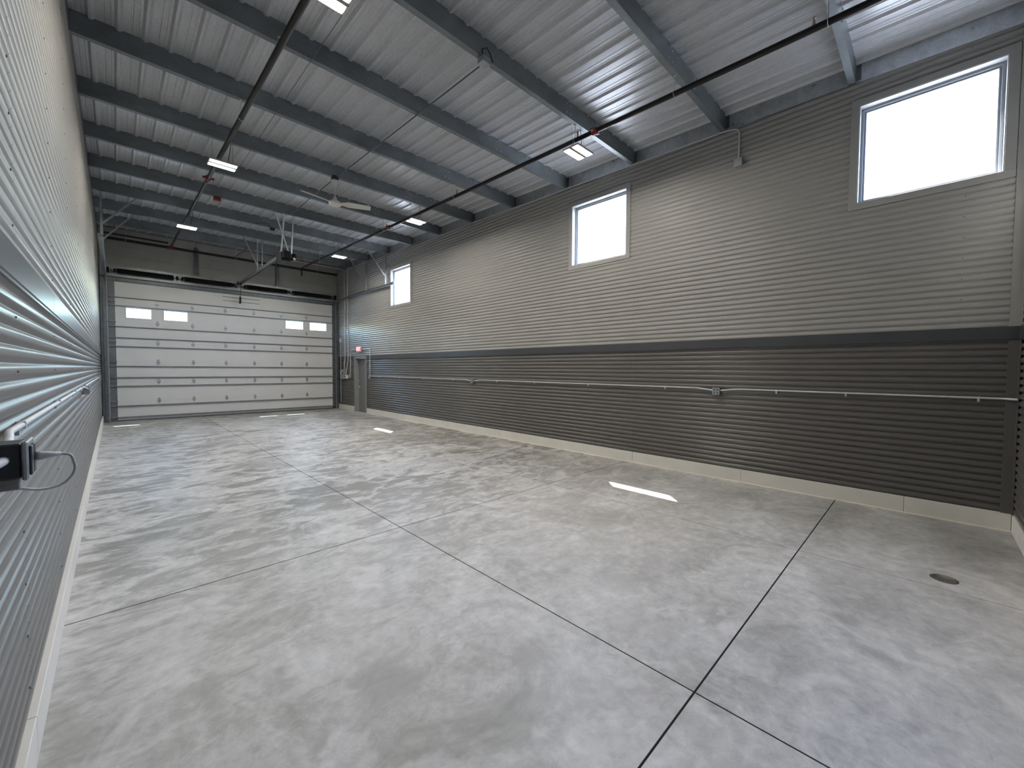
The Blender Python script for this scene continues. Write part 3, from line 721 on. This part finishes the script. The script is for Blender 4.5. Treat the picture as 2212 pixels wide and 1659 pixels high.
# ------------------------------------------------------------------ sprinkler pipes
def pipe(name, x, z, runs, label, couplings, heads, hang):
    y0 = runs[0][0]; rad = lambda y: next(r for a, b, r in runs if y <= b + 0.01)
    p = empty(name, (x, y0, z(y0)), label, 'sprinkler pipe', 'sprinkler pipes under the roof')
    for (a, b, r) in runs: MB().tube([(x, a, z(a)), (x, b, z(b))], r, 18).build('pipe_run', 'pipe', p)
    for y in couplings:
        c = MB().lathe((x, y, z(y)), [(0.036, -0.045), (0.050, -0.04), (0.050, 0.04), (0.036, 0.045)], 16, 'y')
        c.bbox(x-0.092, x-0.04, y-0.03, y+0.03, z(y)-0.018, z(y)+0.018, 0.005).bbox(x+0.04, x+0.092, y-0.03, y+0.03, z(y)-0.018, z(y)+0.018, 0.005)
        c.build('coupling', 'red', p)
    for y in heads:
        zz = z(y)+rad(y)-0.004
        c = MB().lathe((x, y, zz), [(0.018, 0), (0.018, 0.02), (0.012, 0.022), (0.012, 0.035), (0.016, 0.037), (0.016, 0.045), (0.006, 0.05), (0.006, 0.075), (0.022, 0.077), (0.022, 0.080), (0.004, 0.082)], 12)
        c.box(x-0.016, x-0.012, y-0.004, y+0.004, zz+0.04, zz+0.08).box(x+0.012, x+0.016, y-0.004, y+0.004, zz+0.04, zz+0.08)
        c.build('sprinkler_head', 'brass', p)
    for k in hang:
        y = PUR[k] + 0.04; zt = zb(PUR[k])
        rr = rad(y) + 0.006
        rg = [(x + rr*math.sin(a), y, z(y) + rr*math.cos(a)) for a in [2*PI*i/16 for i in range(17)]]
        MB().tube(rg, 0.0035, 6, False).tube([(x, y, z(y)+rr), (x, y, zt+0.006)], 0.005, 6).bbox(x-0.012, x+0.012, y-0.012, y+0.02, zt-0.012, zt+0.004, 0.002).build('pipe_hanger', 'emt', p)
    return p
pzB = lambda y: 5.255 + 0.0195*y
pzA = lambda y: 5.195 + 0.0275*y
pB = pipe('sprinkler_pipe', 5.52, pzB, [(0.02, 17.6, 0.034)], 'black sprinkler pipe running past the windowed wall side lights', [4.30, 10.7, 16.2], [1.62, 4.62, 7.75, 10.85, 14.0, 17.0], [0, 1, 2, 4, 6, 8, 9, 10])
pA = pipe('sprinkler_pipe', 1.68, pzA, [(0.02, 10.75, 0.034), (10.75, 18.26, 0.028)], 'black sprinkler pipe on the side of the windowless wall', [2.0, 10.75], [2.8, 5.9, 12.4], [1, 2, 4, 6, 8, 10])
MB().tube(bent([(5.52, 17.58, pzB(17.6)), (5.52, 17.72, pzB(17.6)), (5.52, 17.72, pzB(17.6)-0.28)], 0.06), 0.026, 10).build('drain_drop', 'pipe', pB)
MB().bbox(5.50, 5.54, 17.70, 17.74, pzB(17.6)-0.24, pzB(17.6)-0.18, 0.004).tube([(5.52, 17.72, pzB(17.6)-0.2), (5.56, 17.68, pzB(17.6)-0.2)], 0.008, 6).build('drain_valve', 'red', pB)
cmz = 5.70
cm = empty('cross_main', (0.2, 18.3, cmz), 'thick black sprinkler main crossing the hall above the garage door', 'sprinkler pipe')
MB().tube([(0.1, 18.34, cmz), (7.1, 18.34, cmz)], 0.042, 14).build('pipe_run', 'pipe', cm)
MB().tube([(0.1, 18.28, cmz+0.13), (1.62, 18.28, cmz+0.13)], 0.028, 12).build('branch_run', 'pipe', cm)
MB().lathe((1.68, 18.34, cmz), [(0.05, -0.09), (0.062, -0.085), (0.062, -0.05), (0.055, -0.045), (0.055, 0.045), (0.062, 0.05), (0.062, 0.085), (0.05, 0.09)], 16, 'x').build('tee_fitting', 'red', cm)
for x in (0.6, 3.5, 6.3):
    rg = [(x, 18.34 + 0.05*math.sin(a), cmz + 0.05*math.cos(a)) for a in [2*PI*i/16 for i in range(17)]]
    MB().tube(rg, 0.004, 6, False).tube([(x, 18.34, cmz+0.05), (x, 18.34, zb(18.34)+PDEP)], 0.006, 6).build('pipe_hanger', 'emt', cm)
MB().tube([(3.45, 18.34, cmz+0.02), (3.75, 17.55, zb(17.5)+0.1)], 0.014, 8).build('sway_brace', 'galv_dk', cm)
MB().bar((4.75, 18.3, cmz-0.02), (5.0, 17.6, zb(17.5)+0.02), 0.05, 0.006).build('sway_brace', 'galv_dk', cm)

# ------------------------------------------------------------------ pendant lights
def make_light():
    e = empty('pendant_light', (0, 0, 0), group='twin panel pendant lights')
    h = MB().bbox(-0.165, 0.165, -0.035, 0.035, 0.012, 0.055, 0.006)
    for k in range(9): h.box(-0.16+0.04*k-0.003, -0.16+0.04*k+0.003, -0.13, 0.13, 0.016, 0.04)
    h.build('housing', 'lamp', e)
    for s in (-1, 1):
        fr = MB(); y0, y1 = (0.016, 0.146) if s > 0 else (-0.146, -0.016)
        for q in ((-0.205, 0.205, y0, y0+0.010), (-0.205, 0.205, y1-0.010, y1), (-0.205, -0.195, y0+0.010, y1-0.010), (0.195, 0.205, y0+0.010, y1-0.010)):
            fr.box(*q, -0.008, 0.016)
        fr.box(-0.205, 0.205, y0, y1, 0.010, 0.016)
        p = fr.build('panel_frame', 'lamp', e)
        n = 8; vs, fs = [], []
        cy, hw, hl, rr = (y0+y1)/2, 0.055, 0.195, 0.03
        out = []
        for (cx_, cy_, a0) in ((hl-rr, hw-rr, 0), (-hl+rr, hw-rr, PI/2), (-hl+rr, -hw+rr, PI), (hl-rr, -hw+rr, 1.5*PI)):
            for k in range(5):
                a = a0 + PI/2*k/4; out.append((cx_ + rr*math.cos(a), cy_ + rr*math.sin(a)))
        MB().prism(out, -0.010, 0.008, lambda a, b, k: (a, cy+b, k)).build('diffuser', 'led', p)
    return e
LIGHTS = [(5.565, 4.64, 5.17, 2, 'lit twin panel light between the widest and middle windows'),
          (5.55, 9.43, 5.30, 5, 'lit twin panel light midway down the windowed wall side'),
          (5.55, 14.12, 5.36, 8, 'lit twin panel light beside the small window'),
          (1.735, 4.64, 5.20, 2, 'lit twin panel light cut by the top edge of the picture'),
          (1.705, 9.44, 5.30, 5, 'lit twin panel light level with the ceiling fan by the black pipe'),
          (1.685, 14.15, 5.36, 8, 'lit twin panel light near the garage door on the windowless wall side')]
lp = make_light()
lamps = [lp] + [copy_tree(lp) for _ in LIGHTS[1:]]
for o, (x, y, z, pk, lab) in zip(lamps, LIGHTS):
    o.location = (x, y, z); o['label'] = lab; o['category'] = 'pendant light'; o['group'] = 'twin panel pendant lights'
    zt = zb(PUR[pk]); yp = PUR[pk] + 0.04
    for s in (-1, 1):
        MB().tube([(s*0.15, yp-y, zt-z+0.004), (s*0.15, 0.0, 0.14), (s*0.15, 0.0, 0.05)], 0.0022, 5).build('hanging_wire', 'galv_dk', o, world=False)
    MB().tube([(0.05, yp-y-0.02, zt-z+0.05), (0.09, yp-y+0.02, zt-z+0.09), (0.13, yp-y+0.03, zt-z+0.02), (0.11, 0.02, 0.24), (0.09, 0.01, 0.12), (0.09, 0.0, 0.05)], 0.005, 6).build('power_cord', 'black', o, world=False)

# ------------------------------------------------------------------ ceiling fan
fx, fy = 3.62, PUR[5]+0.02
ft = zb(PUR[5])
fan = empty('ceiling_fan', (fx, fy, 5.15), 'off white ceiling fan hanging from the middle of the roof', 'ceiling fan')
MB().bbox(fx-0.06, fx+0.06, fy-0.06, fy+0.06, ft-0.07, ft+0.02, 0.006).build('mounting_box', 'darkbox', fan)
MB().lathe((fx, fy, ft-0.07), [(0.08, 0), (0.075, -0.03), (0.045, -0.10), (0.03, -0.14), (0.012, -0.142)], 18).build('canopy', 'fanw', fan)
MB().tube([(fx, fy, ft-0.2), (fx, fy, 5.25)], 0.012, 10).build('downrod', 'fanw', fan)
MB().lathe((fx, fy, 5.17), [(0.014, 0.13), (0.035, 0.12), (0.045, 0.055), (0.04, 0.05), (0.095, 0.042), (0.125, 0.01), (0.12, -0.03), (0.08, -0.05), (0.02, -0.055)], 22).build('motor_hub', 'fanw', fan)
for ang in (338, 192):
    a = math.radians(ang); d = Vector((math.cos(a), math.sin(a), 0)); n = Vector((-d.y, d.x, 0))
    vs = []
    for (r, wd, tw_) in ((0.12, 0.045, 0.010), (0.22, 0.055, 0.022), (0.24, 0.075, 0.026), (0.66, 0.068, 0.020), (0.70, 0.058, 0.018)):
        for sgn, th in ((-1, 0.004), (1, 0.004), (1, -0.004), (-1, -0.004)):
            q = Vector((fx, fy, 5.175)) + d*r + n*wd*sgn; q.z += -sgn*tw_ + th; vs.append(q)
    fs = [(0, 1, 2, 3)] + [(i*4+k, i*4+(k+1) % 4, i*4+4+(k+1) % 4, i*4+4+k) for i in range(4) for k in range(4)] + [(19, 18, 17, 16)]
    MB()._add(vs, fs).build('fan_blade', 'fanw', fan)

# ------------------------------------------------------------------ ceiling wiring
cz = lambda y: zb(y) - 0.012
o = MB().tube([(3.66, PUR[2]+0.05, cz(PUR[2])), (3.64, PUR[5]-0.05, cz(PUR[5]))], 0.010, 8).build('ceiling_conduit', 'galv_dk')
tag(o, 'thin dark conduit under the purlins leading from a junction box to the fan', 'conduit')
o = MB().tube([(3.63, PUR[5]+0.09, cz(PUR[5])), (3.66, PUR[7]-0.01, cz(PUR[7]))], 0.010, 8).build('ceiling_conduit', 'galv_dk')
tag(o, 'thin dark conduit under the purlins from the fan to the door opener', 'conduit')
o = MB().tube([(2.13, 0.05, zb(0.05)-0.008), (2.13, PUR[6], zb(PUR[6])-0.008)], 0.004, 6).build('ceiling_cable', 'galv_dk')
tag(o, 'thin wire strung under the purlins beside the black pipe', 'cable')
jb = empty('ceiling_junction_box', (3.62, PUR[2]+0.02, zb(PUR[2])), 'grey junction box under a purlin near the top of the picture', 'junction box')
bz = zb(PUR[2])
MB().bbox(3.56, 3.68, PUR[2]-0.045, PUR[2]+0.065, bz-0.075, bz-0.004, 0.004).build('box_body', 'boxg', jb)
MB().bbox(3.555, 3.685, PUR[2]-0.05, PUR[2]+0.07, bz-0.082, bz-0.074, 0.002).build('cover_plate', 'galv', jb)
MB().tube([(3.60, PUR[2]-0.01, bz-0.02), (3.55, PUR[2]-0.03, bz+0.05), (3.62, PUR[2]-0.04, bz+0.10), (3.69, PUR[2]-0.03, bz+0.06), (3.75, PUR[2]-0.01, bz+0.0)], 0.006, 6).build('cable_loop', 'black', jb)
jb = empty('ceiling_junction_box', (3.40, PUR[8]+0.02, zb(PUR[8])), 'small dark junction box behind the opener hangers', 'junction box')
bz = zb(PUR[8])
MB().bbox(3.58, 3.70, PUR[8]-0.04, PUR[8]+0.06, bz-0.08, bz-0.004, 0.004).build('box_body', 'darkbox', jb)
MB().tube([(3.6, PUR[8]-0.02, bz-0.02), (3.5, PUR[8]-0.04, bz+0.08), (3.3, PUR[8]-0.04, bz+0.05), (3.2, PUR[8]-0.01, bz-0.0)], 0.006, 6).build('cable_loop', 'black', jb)
# fire alarm strobe
st = empty('alarm_strobe', (2.09, PUR[7], zb(PUR[7])), 'small red alarm box under a purlin by the black pipe', 'alarm')
MB().bbox(2.02, 2.16, PUR[7]-0.05, PUR[7]+0.05, zb(PUR[7])-0.10, zb(PUR[7])-0.003, 0.008).build('alarm_body', 'red', st)
MB().bbox(2.07, 2.13, PUR[7]-0.062, PUR[7]-0.048, zb(PUR[7])-0.08, zb(PUR[7])-0.03, 0.004).build('strobe_lens', 'red', st)

# ------------------------------------------------------------------ outlets, conduits and boxes on the windowed wall
CX, CZ = XR-0.016, 1.462
def strap(mb, x, y, z):
    s = 1 if x > 3 else -1
    mb.bbox(min(x-s*0.014, x+s*0.018), max(x-s*0.014, x+s*0.018), y-0.010, y+0.010, z-0.016, z+0.014, 0.002).box(min(x+s*0.006, x+s*0.018), max(x+s*0.006, x+s*0.018), y-0.010, y+0.010, z-0.045, z-0.014)
def conduit(name, pts, label, straps=(), r=0.0125, bend=0.07, group=None, mat='emt'):
    P = [Vector(p) for p in pts]
    e = empty(name, P[0], label, 'conduit', group)
    MB().tube(bent(P, bend), r, 10).build('conduit_run', mat, e)
    for (x, y, z) in straps:
        mb = MB(); strap(mb, x, y, z); mb.build('strap', 'emt', e)
    return e
def outlet(name, x, y, z, label, sgn=-1, cat='outlet'):
    e = empty(name, (x, y, z), label, cat, 'outlet boxes on the wall conduits')
    x1 = x + sgn*0.056
    MB().bbox(min(x, x1), max(x, x1), y-0.054, y+0.054, z-0.054, z+0.054, 0.004).build('box_body', 'boxg', e)
    x2 = x1 + sgn*0.006
    MB().bbox(min(x1, x2), max(x1, x2), y-0.056, y+0.056, z-0.056, z+0.056, 0.002).build('cover_plate', 'galv', e)
    x3 = x2 + sgn*0.003
    for dy in (-0.025, 0.025):
        for dz in (-0.024, 0.024):
            MB().bbox(min(x2, x3), max(x2, x3), y+dy-0.017, y+dy+0.017, z+dz-0.017, z+dz+0.017, 0.002).build('socket', 'device', e)
    return e
o1 = outlet('outlet_box', XR+0.004, 3.08, 1.418, 'steel outlet box with four sockets below the wall between the two larger windows')
o2 = outlet('outlet_box', XR+0.004, 9.38, 1.425, 'steel outlet box on the conduit midway between middle and small windows')
lo = 1.432
conduit('wall_conduit', [(XR-0.03, 3.02, lo), (CX, 2.80, CZ), (CX, 0.09, CZ), (XR-0.10, 0.006, CZ)], 'steel conduit from an outlet box to the corner below the widest window', [(CX, y, CZ) for y in (2.25, 1.45, 0.28)], bend=0.08)
conduit('wall_conduit', [(XR-0.03, 3.14, lo), (CX, 3.38, CZ), (CX, 9.08, CZ), (XR-0.03, 9.32, lo)], 'steel conduit running between the two outlet boxes on the windowed wall', [(CX, y, CZ) for y in (3.95, 5.6, 7.1, 8.4)], bend=0.08)
conduit('wall_conduit', [(XR-0.03, 9.44, lo), (CX, 9.68, CZ), (CX, 15.57, CZ)], 'steel conduit from the far outlet box to the walk door', [(CX, y, CZ) for y in (10.3, 11.9, 13.4, 14.9)], bend=0.08)
# switch box beside the door and conduit to the exit sign
e = empty('switch_box', (XR, 15.62, 1.44), 'small steel switch box beside the walk door', 'switch box')
MB().bbox(XR-0.05, XR+0.004, 15.575, 15.665, 1.38, 1.50, 0.004).build('box_body', 'boxg', e)
MB().bbox(XR-0.056, XR-0.05, 15.57, 15.67, 1.375, 1.505, 0.002).build('cover_plate', 'galv', e)
conduit('wall_conduit', [(CX, 15.62, 1.50), (CX, 15.62, 2.50), (CX, 16.38, 2.50)], 'bent steel conduit from the exit sign down to the switch box', [(CX, 15.62, 1.9)], r=0.014, bend=0.1)
conduit('wall_conduit', [(CX, 16.66, 2.50), (CX, 17.42, 2.50), (CX, 17.42, 1.52)], 'bent steel conduit from the exit sign down to the grey switch panel', [(CX, 17.42, 2.1)], r=0.014, bend=0.1)
# exit sign
ex = empty('exit_sign', (XR, 16.52, 2.52), 'lit red exit sign above the walk door', 'exit sign')
MB().bbox(XR-0.075, XR-0.008, 16.36, 16.68, 2.41, 2.63, 0.006).build('sign_body', 'signface', ex)
tcv = bpy.data.curves.new('exit_text', 'FONT'); tcv.body = 'EXIT'; tcv.size = 0.185; tcv.align_x = 'CENTER'; tcv.align_y = 'CENTER'; tcv.extrude = 0.0015; tcv.offset = 0.007
ttmp = bpy.data.objects.new('exit_text', tcv); COL.objects.link(ttmp); bpy.context.view_layer.update()
tme = bpy.data.meshes.new_from_object(ttmp.evaluated_get(bpy.context.evaluated_depsgraph_get())); bpy.data.objects.remove(ttmp)
tme.materials.clear(); tme.materials.append(M['signred'])
tob = bpy.data.objects.new('lettering', tme); COL.objects.link(tob); tob.parent = ex
tob.location = Vector((XR-0.077, 16.52, 2.518)) - ex.location
tob.rotation_euler = (PI/2, 0, -PI/2)
# electrical panel group
e = empty('electrical_disconnect', (XR, 18.1, 1.3), 'grey electrical disconnect panel between garage door and walk door', 'switch panel')
MB().bbox(XR-0.115, XR+0.004, 17.93, 18.27, 1.30, 1.71, 0.006).build('panel_body', 'boxg', e)
MB().bbox(XR-0.123, XR-0.115, 17.94, 18.26, 1.31, 1.70, 0.003).build('panel_door', 'boxg', e)
MB().bbox(XR-0.150, XR-0.123, 17.96, 18.0, 1.50, 1.60, 0.004).build('switch_lever', 'black', e)
MB().box(XR-0.1245, XR-0.123, 18.08, 18.17, 1.50, 1.64).build('white_notice', 'white', e)
e = empty('white_switch', (XR, 17.78, 1.36), 'white switch box next to the grey electrical panel', 'switch box')
MB().bbox(XR-0.07, XR+0.004, 17.71, 17.86, 1.32, 1.47, 0.005).build('box_body', 'white', e)
MB().bbox(XR-0.082, XR-0.07, 17.77, 17.80, 1.36, 1.43, 0.003).build('toggle', 'device', e)
e = empty('grey_switch', (XR, 17.44, 1.4), 'small grey box at the foot of the bent conduit beside the walk door', 'switch box')
MB().bbox(XR-0.06, XR+0.004, 17.36, 17.50, 1.36, 1.52, 0.005).build('box_body', 'boxg', e)
MB().bbox(XR-0.067, XR-0.06, 17.355, 17.505, 1.355, 1.525, 0.002).build('cover_plate', 'galv', e)
conduit('wall_conduit', [(XR-0.03, 18.02, 1.71), (XR-0.03, 18.02, 1.95), (CX, 17.96, 2.15), (CX, 17.96, zb(17.9)-0.06), (CX-0.25, 17.96, zb(17.9)-0.02), (4.9, 17.96, zb(17.9)-0.02)], 'tall steel conduit rising from the grey panel and turning under the roof', [(CX, 17.96, z) for z in (2.7, 4.2)], r=0.016, bend=0.13)
conduit('wall_conduit', [(XR-0.03, 17.98+0.1-0.24, 1.47), (CX, 17.84, 1.62), (CX, 17.64, 2.1), (CX, 17.64, zb(17.6)-0.04), (CX, 16.5, zb(16.5)-0.04), (CX, 15.95, zb(15.9)-0.02)], 'tall steel conduit rising to the roof beside the other tall conduit', [(CX, 17.64, z) for z in (2.7, 4.2)], r=0.016, bend=0.13)
conduit('wall_conduit', [(XR-0.02, 18.42, 0.30), (XR-0.02, 18.42, 2.86)], 'thin steel conduit beside the garage door track below the white sensor', [], r=0.011)
e = empty('wall_sensor', (XR, 18.42, 2.93), 'small white sensor box beside the garage door track', 'sensor')
MB().bbox(XR-0.06, XR+0.004, 18.37, 18.47, 2.86, 3.02, 0.006).build('sensor_body', 'white', e)
MB().bbox(XR-0.068, XR-0.06, 18.40, 18.44, 2.90, 2.94, 0.002).build('sensor_lens', 'device', e)
# high junction box by the wide window
e = empty('wall_junction_box', (XR, 2.84, 5.0), 'square steel junction box high on the wall between the two larger windows', 'junction box')
MB().bbox(XR-0.05, XR+0.004, 2.785, 2.895, 4.92, 5.03, 0.004).build('box_body', 'boxg', e)
MB().bbox(XR-0.057, XR-0.05, 2.78, 2.90, 4.915, 5.035, 0.002).build('cover_plate', 'galv', e)
conduit('wall_conduit', [(CX, 2.84, 5.03), (CX, 2.84, 5.50), (CX, 3.05, zb(3.05)-0.012), (CX, 9.4, zb(9.4)-0.012)], 'steel conduit along the top of the windowed wall dropping to a junction box', [], bend=0.12)

# ------------------------------------------------------------------ outlets and conduit on the windowless wall
LX, LZ = -0.008, 1.505
e = empty('corner_outlet', (0.0, 2.66, 1.46), 'dark outlet box with a plug and grey cord close to the camera', 'outlet')
MB().bbox(-0.024, 0.070, 2.60, 2.715, 1.408, 1.515, 0.005).build('box_body', 'darkbox', e)
MB().bbox(0.070, 0.084, 2.594, 2.721, 1.402, 1.521, 0.004).build('cover_plate', 'galv', e)
MB().bbox(0.084, 0.090, 2.61, 2.65, 1.415, 1.505, 0.002).bbox(0.084, 0.090, 2.665, 2.705, 1.415, 1.505, 0.002).build('socket', 'darkbox', e)
cb = empty('plug_cord', (0.09, 2.66, 1.46), 'grey cord looping from the dark outlet box to a small adapter', 'cord')
MB().lathe((0.0905, 2.685, 1.462), [(0.014, 0), (0.014, 0.012), (0.010, 0.03), (0.006, 0.055)], 10, 'x').build('plug', 'cable', cb)
MB().tube(bent([(0.140, 2.685, 1.462), (0.168, 2.685, 1.458), (0.180, 2.685, 1.40), (0.150, 2.68, 1.358), (0.10, 2.67, 1.352), (0.045, 2.65, 1.375)], 0.03), 0.0042, 8).build('cable_loop', 'cable', cb)
MB().bbox(0.012, 0.064, 2.615, 2.675, 1.372, 1.4075, 0.003).build('adapter', 'boxg', cb)
conduit('wall_conduit', [(0.02, 2.715, 1.47), (LX+0.02, 2.90, 1.50), (LX, 3.05, LZ), (LX, 8.15, LZ-0.01), (LX+0.03, 8.28, 1.465)], 'steel conduit on the windowless wall between the dark outlet and the next box', [(LX, y, LZ) for y in (3.35, 4.9, 6.5, 7.6)], bend=0.06)
conduit('wall_conduit', [(0.035, 2.602, 1.468), (0.035, 2.555, 1.468), (LX, 2.44, 1.452), (LX, 0.4, 1.452)], 'bent steel conduit entering the camera side of the dark outlet box', [], bend=0.06)
outlet('outlet_box', -0.024, 8.33, 1.445, 'small steel outlet box far down the windowless wall', 1)
conduit('wall_conduit', [(LX+0.03, 8.39, 1.465), (LX, 8.55, LZ-0.01), (LX, 14.85, LZ-0.02)], 'steel conduit on the windowless wall running on towards the garage door', [(LX, y, LZ-0.015) for y in (10.0, 12.0, 14.0)], bend=0.06)
outlet('outlet_box', -0.024, 14.91, 1.47, 'steel outlet box at the garage door end of the windowless wall', 1)
